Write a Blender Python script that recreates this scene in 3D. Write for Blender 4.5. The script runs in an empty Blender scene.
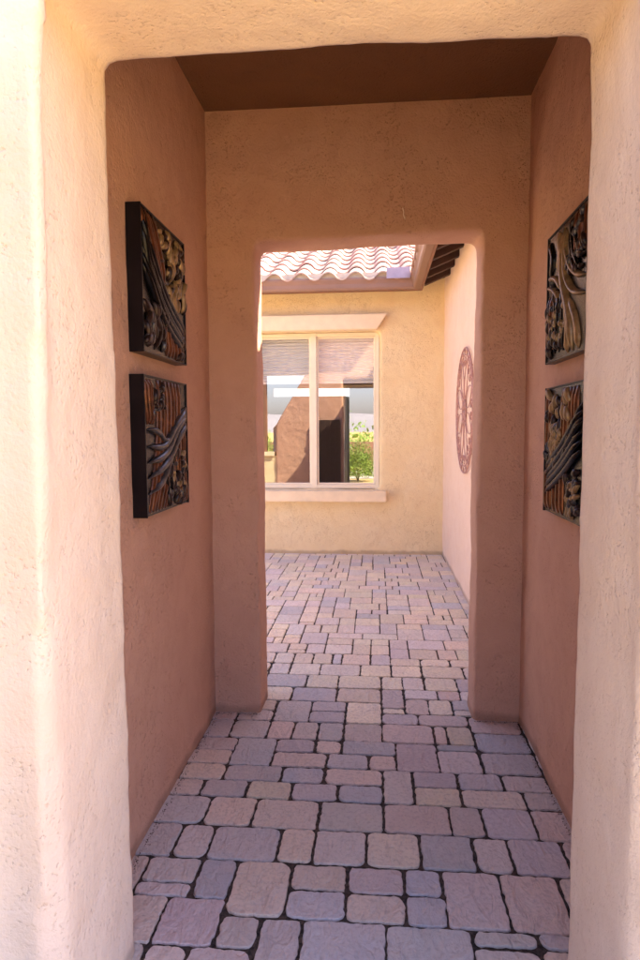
import bpy, bmesh, math, random
from mathutils import Vector, Matrix, noise
random.seed(7)
sc = bpy.context.scene
COL = sc.collection
R = math.radians

# ------------------------------------------------------------------ helpers
def new_obj(name, bm, mat, parent=None, smooth=False):
    me = bpy.data.meshes.new(name)
    bm.normal_update()
    bm.to_mesh(me); bm.free()
    if smooth:
        for p in me.polygons: p.use_smooth = True
    o = bpy.data.objects.new(name, me)
    COL.objects.link(o)
    if mat:
        for m in (mat if isinstance(mat, (list, tuple)) else [mat]): me.materials.append(m)
    if parent: o.parent = parent
    return o

def empty(name, loc, label, cat, group=None, rot=(0, 0, 0)):
    o = bpy.data.objects.new(name, None); COL.objects.link(o)
    o.empty_display_size = 0.1
    o.location = loc; o.rotation_euler = rot
    o['label'] = label; o['category'] = cat
    if group: o['group'] = group
    return o

def box(bm, x0, x1, y0, y1, z0, z1, mi=0):
    v = [bm.verts.new(p) for p in ((x0,y0,z0),(x1,y0,z0),(x1,y1,z0),(x0,y1,z0),(x0,y0,z1),(x1,y0,z1),(x1,y1,z1),(x0,y1,z1))]
    for q in ((3,2,1,0),(4,5,6,7),(0,1,5,4),(1,2,6,5),(2,3,7,6),(3,0,4,7)):
        f = bm.faces.new([v[i] for i in q]); f.material_index = mi

def prism_y(bm, pts, y0, y1):
    """closed polygon in x,z (counter-clockwise seen from -y) extruded along y"""
    a = [bm.verts.new((x, y0, z)) for x, z in pts]; b = [bm.verts.new((x, y1, z)) for x, z in pts]
    n = len(pts)
    bm.faces.new(a); bm.faces.new(b[::-1])
    for i in range(n):
        bm.faces.new((a[i], b[i], b[(i+1) % n], a[(i+1) % n]))

def tube(bm, pts, r, seg=8, mi=0, closed=False, r_fn=None):
    pts = [Vector(p) for p in pts]; n = len(pts); rings = []
    for i, p in enumerate(pts):
        if closed: t = pts[(i+1) % n] - pts[i-1]
        else: t = pts[min(i+1, n-1)] - pts[max(i-1, 0)]
        t.normalize()
        ref = Vector((0.013, 0.021, 1)) if abs(t.z) < 0.9 else Vector((1, 0.02, 0.01))
        a = t.cross(ref).normalized(); b = t.cross(a)
        rr = r if r_fn is None else r_fn(i/(n-1))
        rings.append([bm.verts.new(p + (a*math.cos(2*math.pi*k/seg) + b*math.sin(2*math.pi*k/seg))*rr) for k in range(seg)])
    m = n if closed else n-1
    for i in range(m):
        for k in range(seg):
            f = bm.faces.new((rings[i][k], rings[i][(k+1) % seg], rings[(i+1) % n][(k+1) % seg], rings[(i+1) % n][k])); f.material_index = mi
    if not closed:
        bm.faces.new(rings[0][::-1]).material_index = mi; bm.faces.new(rings[-1]).material_index = mi

# ------------------------------------------------------------------ material helpers
def mat(name, rough=0.8, metal=0.0, spec=0.3):
    m = bpy.data.materials.new(name); m.use_nodes = True
    nt = m.node_tree; b = nt.nodes['Principled BSDF']
    b.inputs['Roughness'].default_value = rough; b.inputs['Metallic'].default_value = metal
    b.inputs['Specular IOR Level'].default_value = spec
    return m, nt, b
def N(nt, typ, **kw):
    n = nt.nodes.new(typ)
    for k, v in kw.items():
        if k in n.inputs: n.inputs[k].default_value = v
        else: setattr(n, k, v)
    return n
def ramp(nt, src, stops, interp='LINEAR'):
    r = nt.nodes.new('ShaderNodeValToRGB'); r.color_ramp.interpolation = interp
    e = r.color_ramp.elements
    while len(e) < len(stops): e.new(0.5)
    for el, (p, c) in zip(e, stops):
        el.position = p; el.color = (c, c, c, 1) if isinstance(c, (int, float)) else (*c, 1)
    nt.links.new(src, r.inputs[0]); return r.outputs[0]
def mul(nt, a, b, op='MULTIPLY', clamp=False):
    n = nt.nodes.new('ShaderNodeMath'); n.operation = op; n.use_clamp = clamp
    for i, s in enumerate((a, b)):
        if isinstance(s, (int, float)): n.inputs[i].default_value = s
        else: nt.links.new(s, n.inputs[i])
    return n.outputs[0]
def mixc(nt, fac, a, b, mode='MIX'):
    n = nt.nodes.new('ShaderNodeMix'); n.data_type = 'RGBA'; n.blend_type = mode
    for s, i in ((fac, 0), (a, 6), (b, 7)):
        if isinstance(s, (int, float)): n.inputs[i].default_value = s
        elif isinstance(s, tuple): n.inputs[i].default_value = (*s, 1)
        else: nt.links.new(s, n.inputs[i])
    return n.outputs[2]

def stucco(name, base, dark, light, bump=1.0, patch=0.5, crack=1.0):
    """hand-trowelled lace stucco: smooth trowel flats, pitted patches, thin drag lines"""
    m, nt, b = mat(name, 0.88, 0, 0.25); L = nt.links
    tc = N(nt, 'ShaderNodeTexCoord'); P = tc.outputs['Object']
    def noi(scale, detail=3, rough=0.55, vec=P, dist=0.0):
        n = N(nt, 'ShaderNodeTexNoise', Scale=scale, Detail=detail, Roughness=rough, Distortion=dist)
        L.new(vec, n.inputs['Vector']); return n.outputs['Fac']
    big = noi(1.3, 2); mid = noi(7, 2, 0.6, dist=0.5)
    patchm = ramp(nt, noi(3.2, 3, 0.65), [(patch-0.01, 0.0), (patch+0.09, 1.0)])
    # pits: thresholded small noise inside the trowel patches, a few outside
    pn = noi(88, 2, 0.6)
    pit = ramp(nt, pn, [(0.33, 1.0), (0.42, 0.0)])
    cl = ramp(nt, noi(24, 2, 0.6), [(0.46, 1.0), (0.58, 0.0)])
    pitm = mul(nt, mul(nt, pit, cl), patchm)
    pitm = mul(nt, pitm, ramp(nt, pn, [(0.24, 0.7), (0.29, 0.0)]), 'MAXIMUM')
    # thin drag lines (narrow contour of a stretched noise)
    mp = N(nt, 'ShaderNodeMapping'); mp.inputs['Scale'].default_value = (1, 1, 0.45); mp.inputs['Rotation'].default_value = (0.5, 0.4, 0.2)
    L.new(P, mp.inputs['Vector'])
    ln = noi(9, 4, 0.68, mp.outputs[0])
    line = ramp(nt, ln, [(0.488, 0.0), (0.5, 1.0), (0.512, 0.0)])
    line = mul(nt, line, ramp(nt, big, [(0.50, 0.0), (0.58, 1.0)]))
    h = mul(nt, mid, 1.1)
    h = mul(nt, h, mul(nt, ln, 0.5), 'ADD')
    h = mul(nt, h, mul(nt, pn, 0.55), 'ADD')
    h = mul(nt, h, mul(nt, pitm, 0.50), 'SUBTRACT')
    h = mul(nt, h, mul(nt, line, 0.30*crack), 'SUBTRACT')
    h = mul(nt, h, mul(nt, patchm, 0.26), 'SUBTRACT')
    bp = N(nt, 'ShaderNodeBump', Strength=min(1, 0.5*bump), Distance=0.010)
    L.new(h, bp.inputs['Height']); L.new(bp.outputs[0], b.inputs['Normal'])
    c = mixc(nt, ramp(nt, big, [(0.35, 0.0), (0.65, 1.0)]), base, light)
    c = mixc(nt, mul(nt, ramp(nt, mid, [(0.40, 0.0), (0.75, 1.0)]), 0.22), c, dark)
    mark = mul(nt, mul(nt, pitm, 0.26), mul(nt, line, 0.35*crack), 'MAXIMUM')
    c = mixc(nt, mark, c, tuple(x*0.72 for x in dark))
    # splash dirt at the foot of the wall
    sp = N(nt, 'ShaderNodeSeparateXYZ'); L.new(P, sp.inputs[0])
    dirt = ramp(nt, mul(nt, sp.outputs['Z'], mul(nt, mid, 0.05), 'SUBTRACT'), [(0.0, 0.45), (0.03, 0.0)])
    c = mixc(nt, dirt, c, (0.20, 0.12, 0.09))
    L.new(c, b.inputs['Base Color'])
    return m

M_entry = stucco('stucco_entry', (0.82, 0.67, 0.54), (0.72, 0.53, 0.37), (0.85, 0.71, 0.59), bump=1.0, patch=0.49, crack=0.2)  # same stucco tinted per wall; light differences between walls put into base colours
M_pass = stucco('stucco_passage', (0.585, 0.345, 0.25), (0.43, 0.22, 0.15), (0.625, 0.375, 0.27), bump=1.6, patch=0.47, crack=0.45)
M_inner = stucco('stucco_inner', (0.56, 0.33, 0.24), (0.41, 0.22, 0.155), (0.60, 0.365, 0.27), bump=1.6, patch=0.49, crack=0.4)  # slightly darker copy; shade on the doorway wall goes into its colour
M_ceil_shade = stucco('stucco_ceiling_shade', (0.19, 0.09, 0.045), (0.15, 0.07, 0.035), (0.22, 0.11, 0.055), bump=1.5, patch=0.50, crack=0.3)  # base colour darkened to carry the shade of the upper passage
M_court = stucco('stucco_courtyard', (0.85, 0.67, 0.40), (0.76, 0.52, 0.27), (0.87, 0.71, 0.46), bump=1.6, patch=0.46, crack=0.9)
M_court2 = stucco('stucco_courtyard_side', (0.83, 0.62, 0.49), (0.72, 0.46, 0.32), (0.86, 0.66, 0.54), bump=1.3, patch=0.48, crack=0.4)

def simple(name, col, rough=0.6, metal=0.0, var=0.15, scale=12, bump=0.0, bscale=60, spec=0.4):
    m, nt, b = mat(name, rough, metal, spec); L = nt.links
    tc = N(nt, 'ShaderNodeTexCoord')
    n = N(nt, 'ShaderNodeTexNoise', Scale=scale, Detail=4, Roughness=0.6); L.new(tc.outputs['Object'], n.inputs['Vector'])
    f = ramp(nt, n.outputs['Fac'], [(0.3, 0.0), (0.7, 1.0)])
    L.new(mixc(nt, f, tuple(max(0, c*(1-var)) for c in col), tuple(min(1, c*(1+var)) for c in col)), b.inputs['Base Color'])
    if bump:
        n2 = N(nt, 'ShaderNodeTexNoise', Scale=bscale, Detail=4, Roughness=0.6); L.new(tc.outputs['Object'], n2.inputs['Vector'])
        bp = N(nt, 'ShaderNodeBump', Strength=bump, Distance=0.004); L.new(n2.outputs['Fac'], bp.inputs['Height']); L.new(bp.outputs[0], b.inputs['Normal'])
    return m

M_gutter = simple('gutter_paint', (0.30, 0.18, 0.14), 0.5, var=0.08, scale=4)
M_fascia = simple('fascia_paint', (0.26, 0.13, 0.085), 0.65, var=0.15, scale=6, bump=0.2)
M_tail = simple('rafter_wood', (0.06, 0.026, 0.018), 0.7, var=0.25, scale=8, bump=0.3)
M_trim = simple('cream_trim', (0.88, 0.71, 0.50), 0.8, var=0.06, scale=9, bump=0.35, bscale=90)
M_frame = simple('window_frame_paint', (0.88, 0.78, 0.62), 0.45, var=0.04, scale=5)
M_flash = simple('splash_metal', (0.44, 0.36, 0.42), 0.4, metal=0.3, var=0.1)
M_black = simple('black_iron', (0.018, 0.018, 0.02), 0.45, metal=0.3, var=0.2, bump=0.1)
M_handle = simple('brushed_steel', (0.7, 0.7, 0.7), 0.3, metal=0.9, var=0.05)
M_blind = simple('blind_fabric', (0.93, 0.93, 0.93), 0.7, var=0.04)
M_room = simple('room_paint', (0.42, 0.36, 0.32), 0.9, var=0.05)
M_rust = simple('rusted_iron', (0.48, 0.27, 0.24), 0.65, metal=0.1, var=0.25, scale=25, bump=0.2)

# relief metals / wood for the wall art
M_artbox = simple('art_black', (0.004, 0.0035, 0.006), 0.30, var=0.3, scale=9, bump=0.15, spec=0.3)
M_artblack = simple('art_dark_blade', (0.006, 0.0045, 0.004), 0.26, metal=0.35, var=0.5, scale=30, bump=0.3, spec=0.32)
M_copper = simple('art_copper_strip', (0.105, 0.036, 0.015), 0.28, metal=0.45, var=0.7, scale=18, bump=0.3, spec=0.32)
M_umber = simple('art_umber', (0.026, 0.013, 0.010), 0.32, metal=0.25, var=0.7, scale=22, bump=0.4, spec=0.32)
M_tan = simple('art_tan_leaf', (0.26, 0.165, 0.08), 0.34, metal=0.25, var=0.4, scale=25, bump=0.3, spec=0.4)
M_silver = simple('art_pewter_blade', (0.065, 0.06, 0.065), 0.28, metal=0.5, var=0.4, scale=22, bump=0.3, spec=0.32)

# pavers
def paver_mat():
    m, nt, b = mat('tumbled_paver', 0.72, 0, 0.35); L = nt.links
    at = N(nt, 'ShaderNodeAttribute', attribute_name='tone')
    tc = N(nt, 'ShaderNodeTexCoord'); P = tc.outputs['Object']
    n1 = N(nt, 'ShaderNodeTexNoise', Scale=5, Detail=5, Roughness=0.65); L.new(P, n1.inputs['Vector'])
    n2 = N(nt, 'ShaderNodeTexNoise', Scale=60, Detail=4, Roughness=0.7); L.new(P, n2.inputs['Vector'])
    c = mixc(nt, ramp(nt, n1.outputs['Fac'], [(0.42, 0.0), (0.62, 0.40)]), at.outputs['Color'], (0.64, 0.54, 0.50))
    c = mixc(nt, ramp(nt, n2.outputs['Fac'], [(0.36, 0.34), (0.52, 0.0)]), c, (0.30, 0.26, 0.26))
    # sand grains and dirt flecks
    n3 = N(nt, 'ShaderNodeTexNoise', Scale=240, Detail=2, Roughness=0.6); L.new(P, n3.inputs['Vector'])
    c = mixc(nt, ramp(nt, n3.outputs['Fac'], [(0.66, 0.0), (0.74, 0.4)]), c, (0.60, 0.50, 0.45))
    L.new(c, b.inputs['Base Color'])
    # cleft slate surface: stretched, distorted noise, shifted per paver by its tone
    ad = N(nt, 'ShaderNodeVectorMath', operation='ADD')
    sc_ = N(nt, 'ShaderNodeVectorMath', operation='SCALE'); sc_.inputs['Scale'].default_value = 37.0
    L.new(at.outputs['Vector'], sc_.inputs[0]); L.new(P, ad.inputs[0]); L.new(sc_.outputs[0], ad.inputs[1])
    mp = N(nt, 'ShaderNodeMapping'); mp.inputs['Scale'].default_value = (1, 0.5, 1); mp.inputs['Rotation'].default_value = (0, 0, 0.7)
    L.new(ad.outputs[0], mp.inputs['Vector'])
    w = N(nt, 'ShaderNodeTexNoise', Scale=17, Detail=6, Roughness=0.55, Distortion=1.1); L.new(mp.outputs[0], w.inputs['Vector'])
    h = mul(nt, w.outputs['Fac'], mul(nt, n2.outputs['Fac'], 0.22), 'ADD')
    bp = N(nt, 'ShaderNodeBump', Strength=1.0, Distance=0.020); L.new(h, bp.inputs['Height']); L.new(bp.outputs[0], b.inputs['Normal'])
    return m
M_paver = paver_mat()
M_joint = simple('joint_sand', (0.055, 0.040, 0.032), 0.95, var=0.8, scale=70, bump=0.8, bscale=260)
M_gravel = simple('desert_gravel', (0.62, 0.44, 0.18), 0.95, var=0.15, scale=3, bump=0.8, bscale=25)
M_drive = simple('concrete_drive', (0.55, 0.49, 0.43), 0.9, var=0.08, scale=2)
M_hill = simple('far_hill', (0.30, 0.29, 0.33), 0.95, var=0.15, scale=0.02)
M_leaf = simple('leaf_green', (0.20, 0.32, 0.05), 0.6, var=0.5, scale=6)
M_bark = simple('bark', (0.10, 0.07, 0.05), 0.9, var=0.3)

def tile_mat():
    m, nt, b = mat('clay_roof_tile', 0.8, 0, 0.2); L = nt.links
    at = N(nt, 'ShaderNodeAttribute', attribute_name='tone')
    tc = N(nt, 'ShaderNodeTexCoord')
    n = N(nt, 'ShaderNodeTexNoise', Scale=9, Detail=5, Roughness=0.6); L.new(tc.outputs['Object'], n.inputs['Vector'])
    c = mixc(nt, ramp(nt, n.outputs['Fac'], [(0.35, 0.0), (0.7, 0.6)]), at.outputs['Color'], (0.52, 0.40, 0.32))
    L.new(c, b.inputs['Base Color'])
    bp = N(nt, 'ShaderNodeBump', Strength=0.4, Distance=0.004); L.new(n.outputs['Fac'], bp.inputs['Height']); L.new(bp.outputs[0], b.inputs['Normal'])
    return m
M_tile = tile_mat()
M_mortar = simple('eave_mortar', (0.60, 0.52, 0.42), 0.9, var=0.1, bump=0.4)

# window glass: coated pane, part mirror and part clear
m = bpy.data.materials.new('coated_glass'); m.use_nodes = True; nt = m.node_tree
for n in list(nt.nodes): nt.nodes.remove(n)
g = N(nt, 'ShaderNodeBsdfGlossy', Roughness=0.0); g.inputs['Color'].default_value = (0.95, 0.95, 0.95, 1)
t = N(nt, 'ShaderNodeBsdfTransparent'); t.inputs['Color'].default_value = (1, 1, 1, 1)
mx = N(nt, 'ShaderNodeMixShader'); mx.inputs[0].default_value = 0.33
o_ = N(nt, 'ShaderNodeOutputMaterial')
nt.links.new(t.outputs[0], mx.inputs[1]); nt.links.new(g.outputs[0], mx.inputs[2]); nt.links.new(mx.outputs[0], o_.inputs[0])
M_glass = m

# ------------------------------------------------------------------ stucco walls (real rounded, uneven geometry)
tex_big = bpy.data.textures.new('wall_wave', 'CLOUDS'); tex_big.noise_scale = 0.33; tex_big.noise_depth = 1
tex_small = bpy.data.textures.new('wall_lumps', 'CLOUDS'); tex_small.noise_scale = 0.075; tex_small.noise_depth = 2
def round_wall(o, voxel=0.02, smooth=7, wave=0.016, lumps=0.006):
    md = o.modifiers.new('remesh', 'REMESH'); md.mode = 'VOXEL'; md.voxel_size = voxel; md.use_smooth_shade = True
    s = o.modifiers.new('soften', 'SMOOTH'); s.factor = 0.5; s.iterations = smooth
    for t, st in ((tex_big, wave), (tex_small, lumps)):
        d = o.modifiers.new('uneven', 'DISPLACE'); d.texture = t; d.strength = st; d.mid_level = 0.5; d.texture_coords = 'GLOBAL'
    return o

house = empty('house', (0, 3.4, 0), 'pink and tan stucco house with an entry passage, a courtyard window and clay tile eaves', 'house')
house_off = Vector((0, 3.4, 0))
def hpart(name, bm, m, smooth=False, parent=None, label=None):
    bmesh.ops.translate(bm, verts=bm.verts, vec=-house_off)
    o = new_obj(name, bm, m, parent or house, smooth)
    if label: o['label'] = label
    return o
XL, XR = -0.88, 0.76           # passage side walls
# front wall with the near opening
bm = bmesh.new()
prism_y(bm, [(-2.3, -0.15), (-0.715, -0.15), (-0.722, 2.535), (0.540, 2.535), (0.537, -0.15), (4.6, -0.15), (4.6, 3.75), (-1.27, 3.75), (-1.27, 2.8), (-2.3, 1.6)], 1.30, 1.75)
ed = [e for e in bm.edges if all(abs(v.co.y-1.30) < 1e-4 and -0.8 < v.co.x < 0.6 for v in e.verts)]
bmesh.ops.bevel(bm, geom=ed, offset=0.045, segments=4, affect='EDGES', clamp_overlap=False)
o = round_wall(hpart('entry_wall', bm, M_entry, label='pale pink stucco entry wall around the near opening'), 0.02, 3, 0.014, 0.007)
# passage side walls
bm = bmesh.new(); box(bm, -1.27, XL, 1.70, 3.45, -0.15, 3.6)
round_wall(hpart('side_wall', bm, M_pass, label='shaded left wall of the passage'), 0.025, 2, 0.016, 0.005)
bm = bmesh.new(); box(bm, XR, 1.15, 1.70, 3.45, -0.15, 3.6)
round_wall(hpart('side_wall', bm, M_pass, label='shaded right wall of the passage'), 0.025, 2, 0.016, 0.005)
# far wall with the inner opening and the sloped buttress on the courtyard side
bm = bmesh.new()
prism_y(bm, [(-1.95, -0.15), (-0.625, -0.15), (-0.632, 2.525), (0.535, 2.545), (0.515, -0.15), (0.95, -0.15), (0.95, 3.75), (-1.27, 3.75), (-1.27, 2.8), (-1.95, 1.65)], 3.365, 3.61)
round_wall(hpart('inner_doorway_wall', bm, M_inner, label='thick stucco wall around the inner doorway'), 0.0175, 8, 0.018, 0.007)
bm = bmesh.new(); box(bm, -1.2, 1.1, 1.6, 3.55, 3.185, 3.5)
round_wall(hpart('ceiling', bm, M_ceil_shade, label='passage ceiling with its shade put into the dark brown colour'), 0.03, 2, 0.014, 0.004)
# courtyard right wall
bm = bmesh.new(); box(bm, 0.82, 1.15, 3.50, 8.2, -0.15, 3.42)
round_wall(hpart('courtyard_wall', bm, M_court2, label='right courtyard wall carrying the round metal medallion'), 0.025, 2, 0.016, 0.005)
# outer shell of the right wing (seen only from a step aside)
bm = bmesh.new(); box(bm, 4.3, 4.6, 1.6, 8.2, -0.15, 3.42)
hpart('outer_wall', bm, M_court)
# back wall with window opening
WX0, WX1, WZ0, WZ1 = -1.56, 0.045, 0.815, 2.745
bm = bmesh.new()
YB0, YB1 = 7.92, 8.14
pts = [(-6.0, -0.15), (4.6, -0.15), (4.6, 3.42), (-6.0, 3.42)]
def wall_hole(bm, X0, X1, Z0, Z1, hx0, hx1, hz0, hz1, y0, y1):
    xs = [X0, hx0, hx1, X1]; zs = [Z0, hz0, hz1, Z1]
    V = {}
    for k, y in enumerate((y0, y1)):
        for i, x in enumerate(xs):
            for j, z in enumerate(zs): V[i, j, k] = bm.verts.new((x, y, z))
    for i in range(3):
        for j in range(3):
            if (i, j) == (1, 1): continue
            bm.faces.new((V[i,j,0], V[i+1,j,0], V[i+1,j+1,0], V[i,j+1,0]))
            bm.faces.new((V[i,j,1], V[i,j+1,1], V[i+1,j+1,1], V[i+1,j,1]))
    for i in range(3):
        bm.faces.new((V[i,0,0], V[i,0,1], V[i+1,0,1], V[i+1,0,0])); bm.faces.new((V[i,3,0], V[i+1,3,0], V[i+1,3,1], V[i,3,1]))
        bm.faces.new((V[0,i,0], V[0,i+1,0], V[0,i+1,1], V[0,i,1])); bm.faces.new((V[3,i,0], V[3,i,1], V[3,i+1,1], V[3,i+1,0]))
    bm.faces.new((V[1,1,0], V[2,1,0], V[2,1,1], V[1,1,1])); bm.faces.new((V[1,2,0], V[1,2,1], V[2,2,1], V[2,2,0]))
    bm.faces.new((V[1,1,0], V[1,1,1], V[1,2,1], V[1,2,0])); bm.faces.new((V[2,1,0], V[2,2,0], V[2,2,1], V[2,1,1]))
wall_hole(bm, -6.0, 4.6, -0.15, 3.42, WX0, WX1, WZ0, WZ1, YB0, YB1)
round_wall(hpart('back_wall', bm, M_court, label='tan courtyard back wall with the window in it'), 0.03, 2, 0.014, 0.004)
# low wall closing the left of the courtyard entrance side
bm = bmesh.new(); box(bm, -6.0, -1.9, 3.40, 3.58, -0.15, 1.05)
hpart('low_courtyard_wall', bm, M_court, label='low stucco wall left of the inner doorway')
bm = bmesh.new(); box(bm, -6.05, -1.98, 3.36, 3.62, 1.05, 1.13)
hpart('wall_cap', bm, M_trim)

# porch post; beam and eave added to darken what the window mirrors
bm = bmesh.new(); box(bm, -6.0, -1.28, 3.40, 3.62, 2.62, 3.60); bmesh.ops.bevel(bm, geom=bm.edges[:], offset=0.01, segments=1, affect='EDGES')
hpart('added_porch_beam', bm, M_tail)  # added out of view, dark enough to dim the reflection in the window
bm = bmesh.new(); box(bm, -2.30, -2.14, 3.42, 3.58, 1.135, 2.618)
hpart('porch_post', bm, M_fascia)
bm = bmesh.new(); box(bm, -6.2, 0.36, 1.2, 4.0, 3.775, 3.86)
hpart('shading_flat_roof', bm, M_trim)  # unseen roof; its overhang is sized to shade the mirrored wall below

# little pale scrape above the inner doorway
bm = bmesh.new(); tube(bm, [(0.134, 3.354, 2.665), (0.140, 3.352, 2.645), (0.138, 3.352, 2.632), (0.146, 3.354, 2.612)], 0.0028, 5)
hpart('paint_scrape', bm, simple('bare_plaster', (0.8, 0.7, 0.62)))

# ------------------------------------------------------------------ window
YF = 7.985
bm = bmesh.new()
fw = 0.05
box(bm, WX0+0.004, WX1-0.004, YF, YF+0.06, WZ1-fw, WZ1-0.004)
box(bm, WX0+0.004, WX1-0.004, YF, YF+0.06, WZ0+0.004, WZ0+fw)
for x0, x1 in ((WX0+0.004, WX0+fw), (WX1-fw, WX1-0.004), (-0.805, -0.735)):
    box(bm, x0, x1, YF-0.004, YF+0.064, WZ0+0.002, WZ1-0.002)
# sliding-sash inner frames
for x0, x1, y in ((WX0+fw+.001, -0.806, YF+0.018), (-0.734, WX1-fw-.001, YF+0.03)):
    s = 0.022
    box(bm, x0, x1, y, y+0.02, WZ1-fw-s, WZ1-fw-.001); box(bm, x0, x1, y, y+0.02, WZ0+fw+.001, WZ0+fw+s)
    box(bm, x0, x0+s, y-.002, y+0.022, WZ0+fw+.002, WZ1-fw-.002); box(bm, x1-s, x1, y-.002, y+0.022, WZ0+fw+.002, WZ1-fw-.002)
bmesh.ops.bevel(bm, geom=bm.edges[:], offset=0.003, segments=1, affect='EDGES')
window = hpart('window', bm, M_frame, label='two-pane sliding window reflecting the entry passage')
def wpart(name, bm, m, smooth=False, label=None):
    return hpart(name, bm, m, smooth, window, label)
for x0, x1, y in ((WX0+fw+.012, -0.815, YF+0.028), (-0.725, WX1-fw-.012, YF+0.04)):
    bm = bmesh.new(); v = [bm.verts.new(p) for p in ((x0, y, WZ0+fw+.01), (x1, y, WZ0+fw+.01), (x1, y, WZ1-fw-.01), (x0, y, WZ1-fw-.01))]
    bm.faces.new(v); wpart('pane', bm, M_glass)
# pleated shade, pulled part-way down behind each sash
for x0, x1 in ((WX0+0.06, -0.80), (-0.74, WX1-0.06)):
    bm = bmesh.new(); z = 2.71; k = 0; prev = None
    ys = (YF+0.10, YF+0.128)
    while z > 2.15:
        a = (bm.verts.new((x0, ys[k % 2], z)), bm.verts.new((x1, ys[k % 2], z)))
        if prev: bm.faces.new((prev[0], prev[1], a[1], a[0]))
        prev = a; z -= 0.019; k += 1
    box(bm, x0, x1, YF+0.095, YF+0.135, z-0.01, z+0.017)
    box(bm, x0, x1, YF+0.09, YF+0.14, 2.712, 2.74)
    wpart('blind', bm, M_blind)
# header trim (angled end) and sill
bm = bmesh.new()
a = [(-1.70, 2.752), (0.002+0.01, 2.752), (0.133, 2.935), (-1.83, 2.935)]
prism_y(bm, [(x, z) for x, z in a], 7.815, 7.925)
bmesh.ops.bevel(bm, geom=bm.edges[:], offset=0.008, segments=2, affect='EDGES')
wpart('header_trim', bm, M_trim)
bm = bmesh.new(); box(bm, -1.69, 0.128, 7.80, 7.99, 0.665, 0.80)
bmesh.ops.bevel(bm, geom=bm.edges[:], offset=0.010, segments=2, affect='EDGES')
wpart('sill', bm, M_trim)
# stucco side casings
for x0, x1 in ((WX1-0.012, WX1+0.004),):
    pass
# room behind the glass: floor, side walls, far wall with a high strip opening, ceiling
bm = bmesh.new()
box(bm, -3.6, 2.4, 8.15, 12.2, -0.1, 0.0); box(bm, -3.6, 2.4, 8.15, 12.2, 3.0, 3.1)
box(bm, -3.7, -3.6, 8.15, 12.2, -0.1, 3.1); box(bm, 2.4, 2.5, 8.15, 12.2, -0.1, 3.1)
box(bm, -3.6, 2.4, 12.2, 12.3, -0.1, 2.19); box(bm, -3.6, 2.4, 12.2, 12.3, 2.34, 3.1)
box(bm, -3.6, -1.95, 12.2, 12.3, 2.17, 2.36); box(bm, -0.50, 2.4, 12.2, 12.3, 2.17, 2.36)
hpart('room', bm, M_room, label='dim room behind the courtyard window')

# ------------------------------------------------------------------ roof
GX, GY, GZ = 0.40, 7.50, 3.29      # inner gutter corner (lip height)
slope = 0.42
tile_cols = [(0.50, 0.30, 0.24), (0.55, 0.36, 0.29), (0.44, 0.25, 0.20), (0.58, 0.44, 0.36), (0.50, 0.27, 0.22)]
def tile_field(bm, lay, origin, along, up, n_cols, rows, keep):
    """S-tiles: along = eave direction, up = uphill direction"""
    W = 0.315; E = 0.36; T = 0.018; rnd = random.Random(3)
    prof = []
    K = 14
    for i in range(K+1):
        t = i/K
        if t < 0.62: z = 0.066*math.sin(math.pi*t/0.62)**0.8
        else: z = -0.020*math.sin(math.pi*(t-0.62)/0.38)
        prof.append((t*W, z))
    for r in range(rows):
        for c in range(n_cols):
            u0 = c*W
            ctr = origin + along*(u0+W/2) + up*(r*E+E/2)
            if not keep(ctr): continue
            col = list(rnd.choice(tile_cols)); f_ = rnd.uniform(0.88, 1.08); col = [x*f_ for x in col]
            dz = rnd.uniform(-.004, .004); ds = rnd.uniform(-.008, .008)
            def pt(u, s, z, lift):
                p = origin + along*(u0+u) + up*(r*E+s+ds)
                return Vector((p.x, p.y, p.z + z + lift + dz + s_slope(s)))
            def s_slope(s): return 0
            A = [bm.verts.new(pt(u, 0, z, 0.035)) for u, z in prof]
            B = [bm.verts.new(pt(u, E+0.04, z, 0.006)) for u, z in prof]
            C = [bm.verts.new(pt(u, 0, z, 0.035-T)) for u, z in prof]
            D = [bm.verts.new(pt(u, E+0.04, z, 0.006-T)) for u, z in prof]
            fs = []
            for i in range(K):
                fs.append(bm.faces.new((A[i], A[i+1], B[i+1], B[i])))
                fs.append(bm.faces.new((C[i+1], C[i], D[i], D[i+1])))
                fs.append(bm.faces.new((C[i], C[i+1], A[i+1], A[i])))
            fs.append(bm.faces.new((A[0], B[0], D[0], C[0]))); fs.append(bm.faces.new((A[K], C[K], D[K], B[K])))
            for f in fs:
                for l in f.loops: l[lay] = (*col, 1)
bm = bmesh.new(); lay = bm.loops.layers.float_color.new('tone')
cs = 1/math.sqrt(1+slope**2)
tile_field(bm, lay, Vector((2.7, GY-0.02, GZ-0.03)), Vector((-1, 0, 0)), Vector((0, cs, slope*cs)), 28, 9, lambda c: c.x < GX + (c.y-GY) + 0.05)
tile_field(bm, lay, Vector((GX-0.02, 3.3, GZ-0.03)), Vector((0, 1, 0)), Vector((cs, 0, slope*cs)), 24, 9, lambda c: c.x > GX - 0.0 and c.y < GY + (c.x-GX) + 0.05)
roof = hpart('roof', bm, M_tile, label='pale clay barrel tile roof above the courtyard eaves')
for p in roof.data.polygons: p.use_smooth = False
bm = bmesh.new(); box(bm, -6.1, GX+0.02, GY+0.022, GY+0.05, GZ-0.05, GZ+0.058); box(bm, GX+0.022, GX+0.05, 3.62, GY+0.02, GZ-0.05, GZ+0.058)
hpart('bird_stop', bm, M_mortar, parent=roof)
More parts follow.
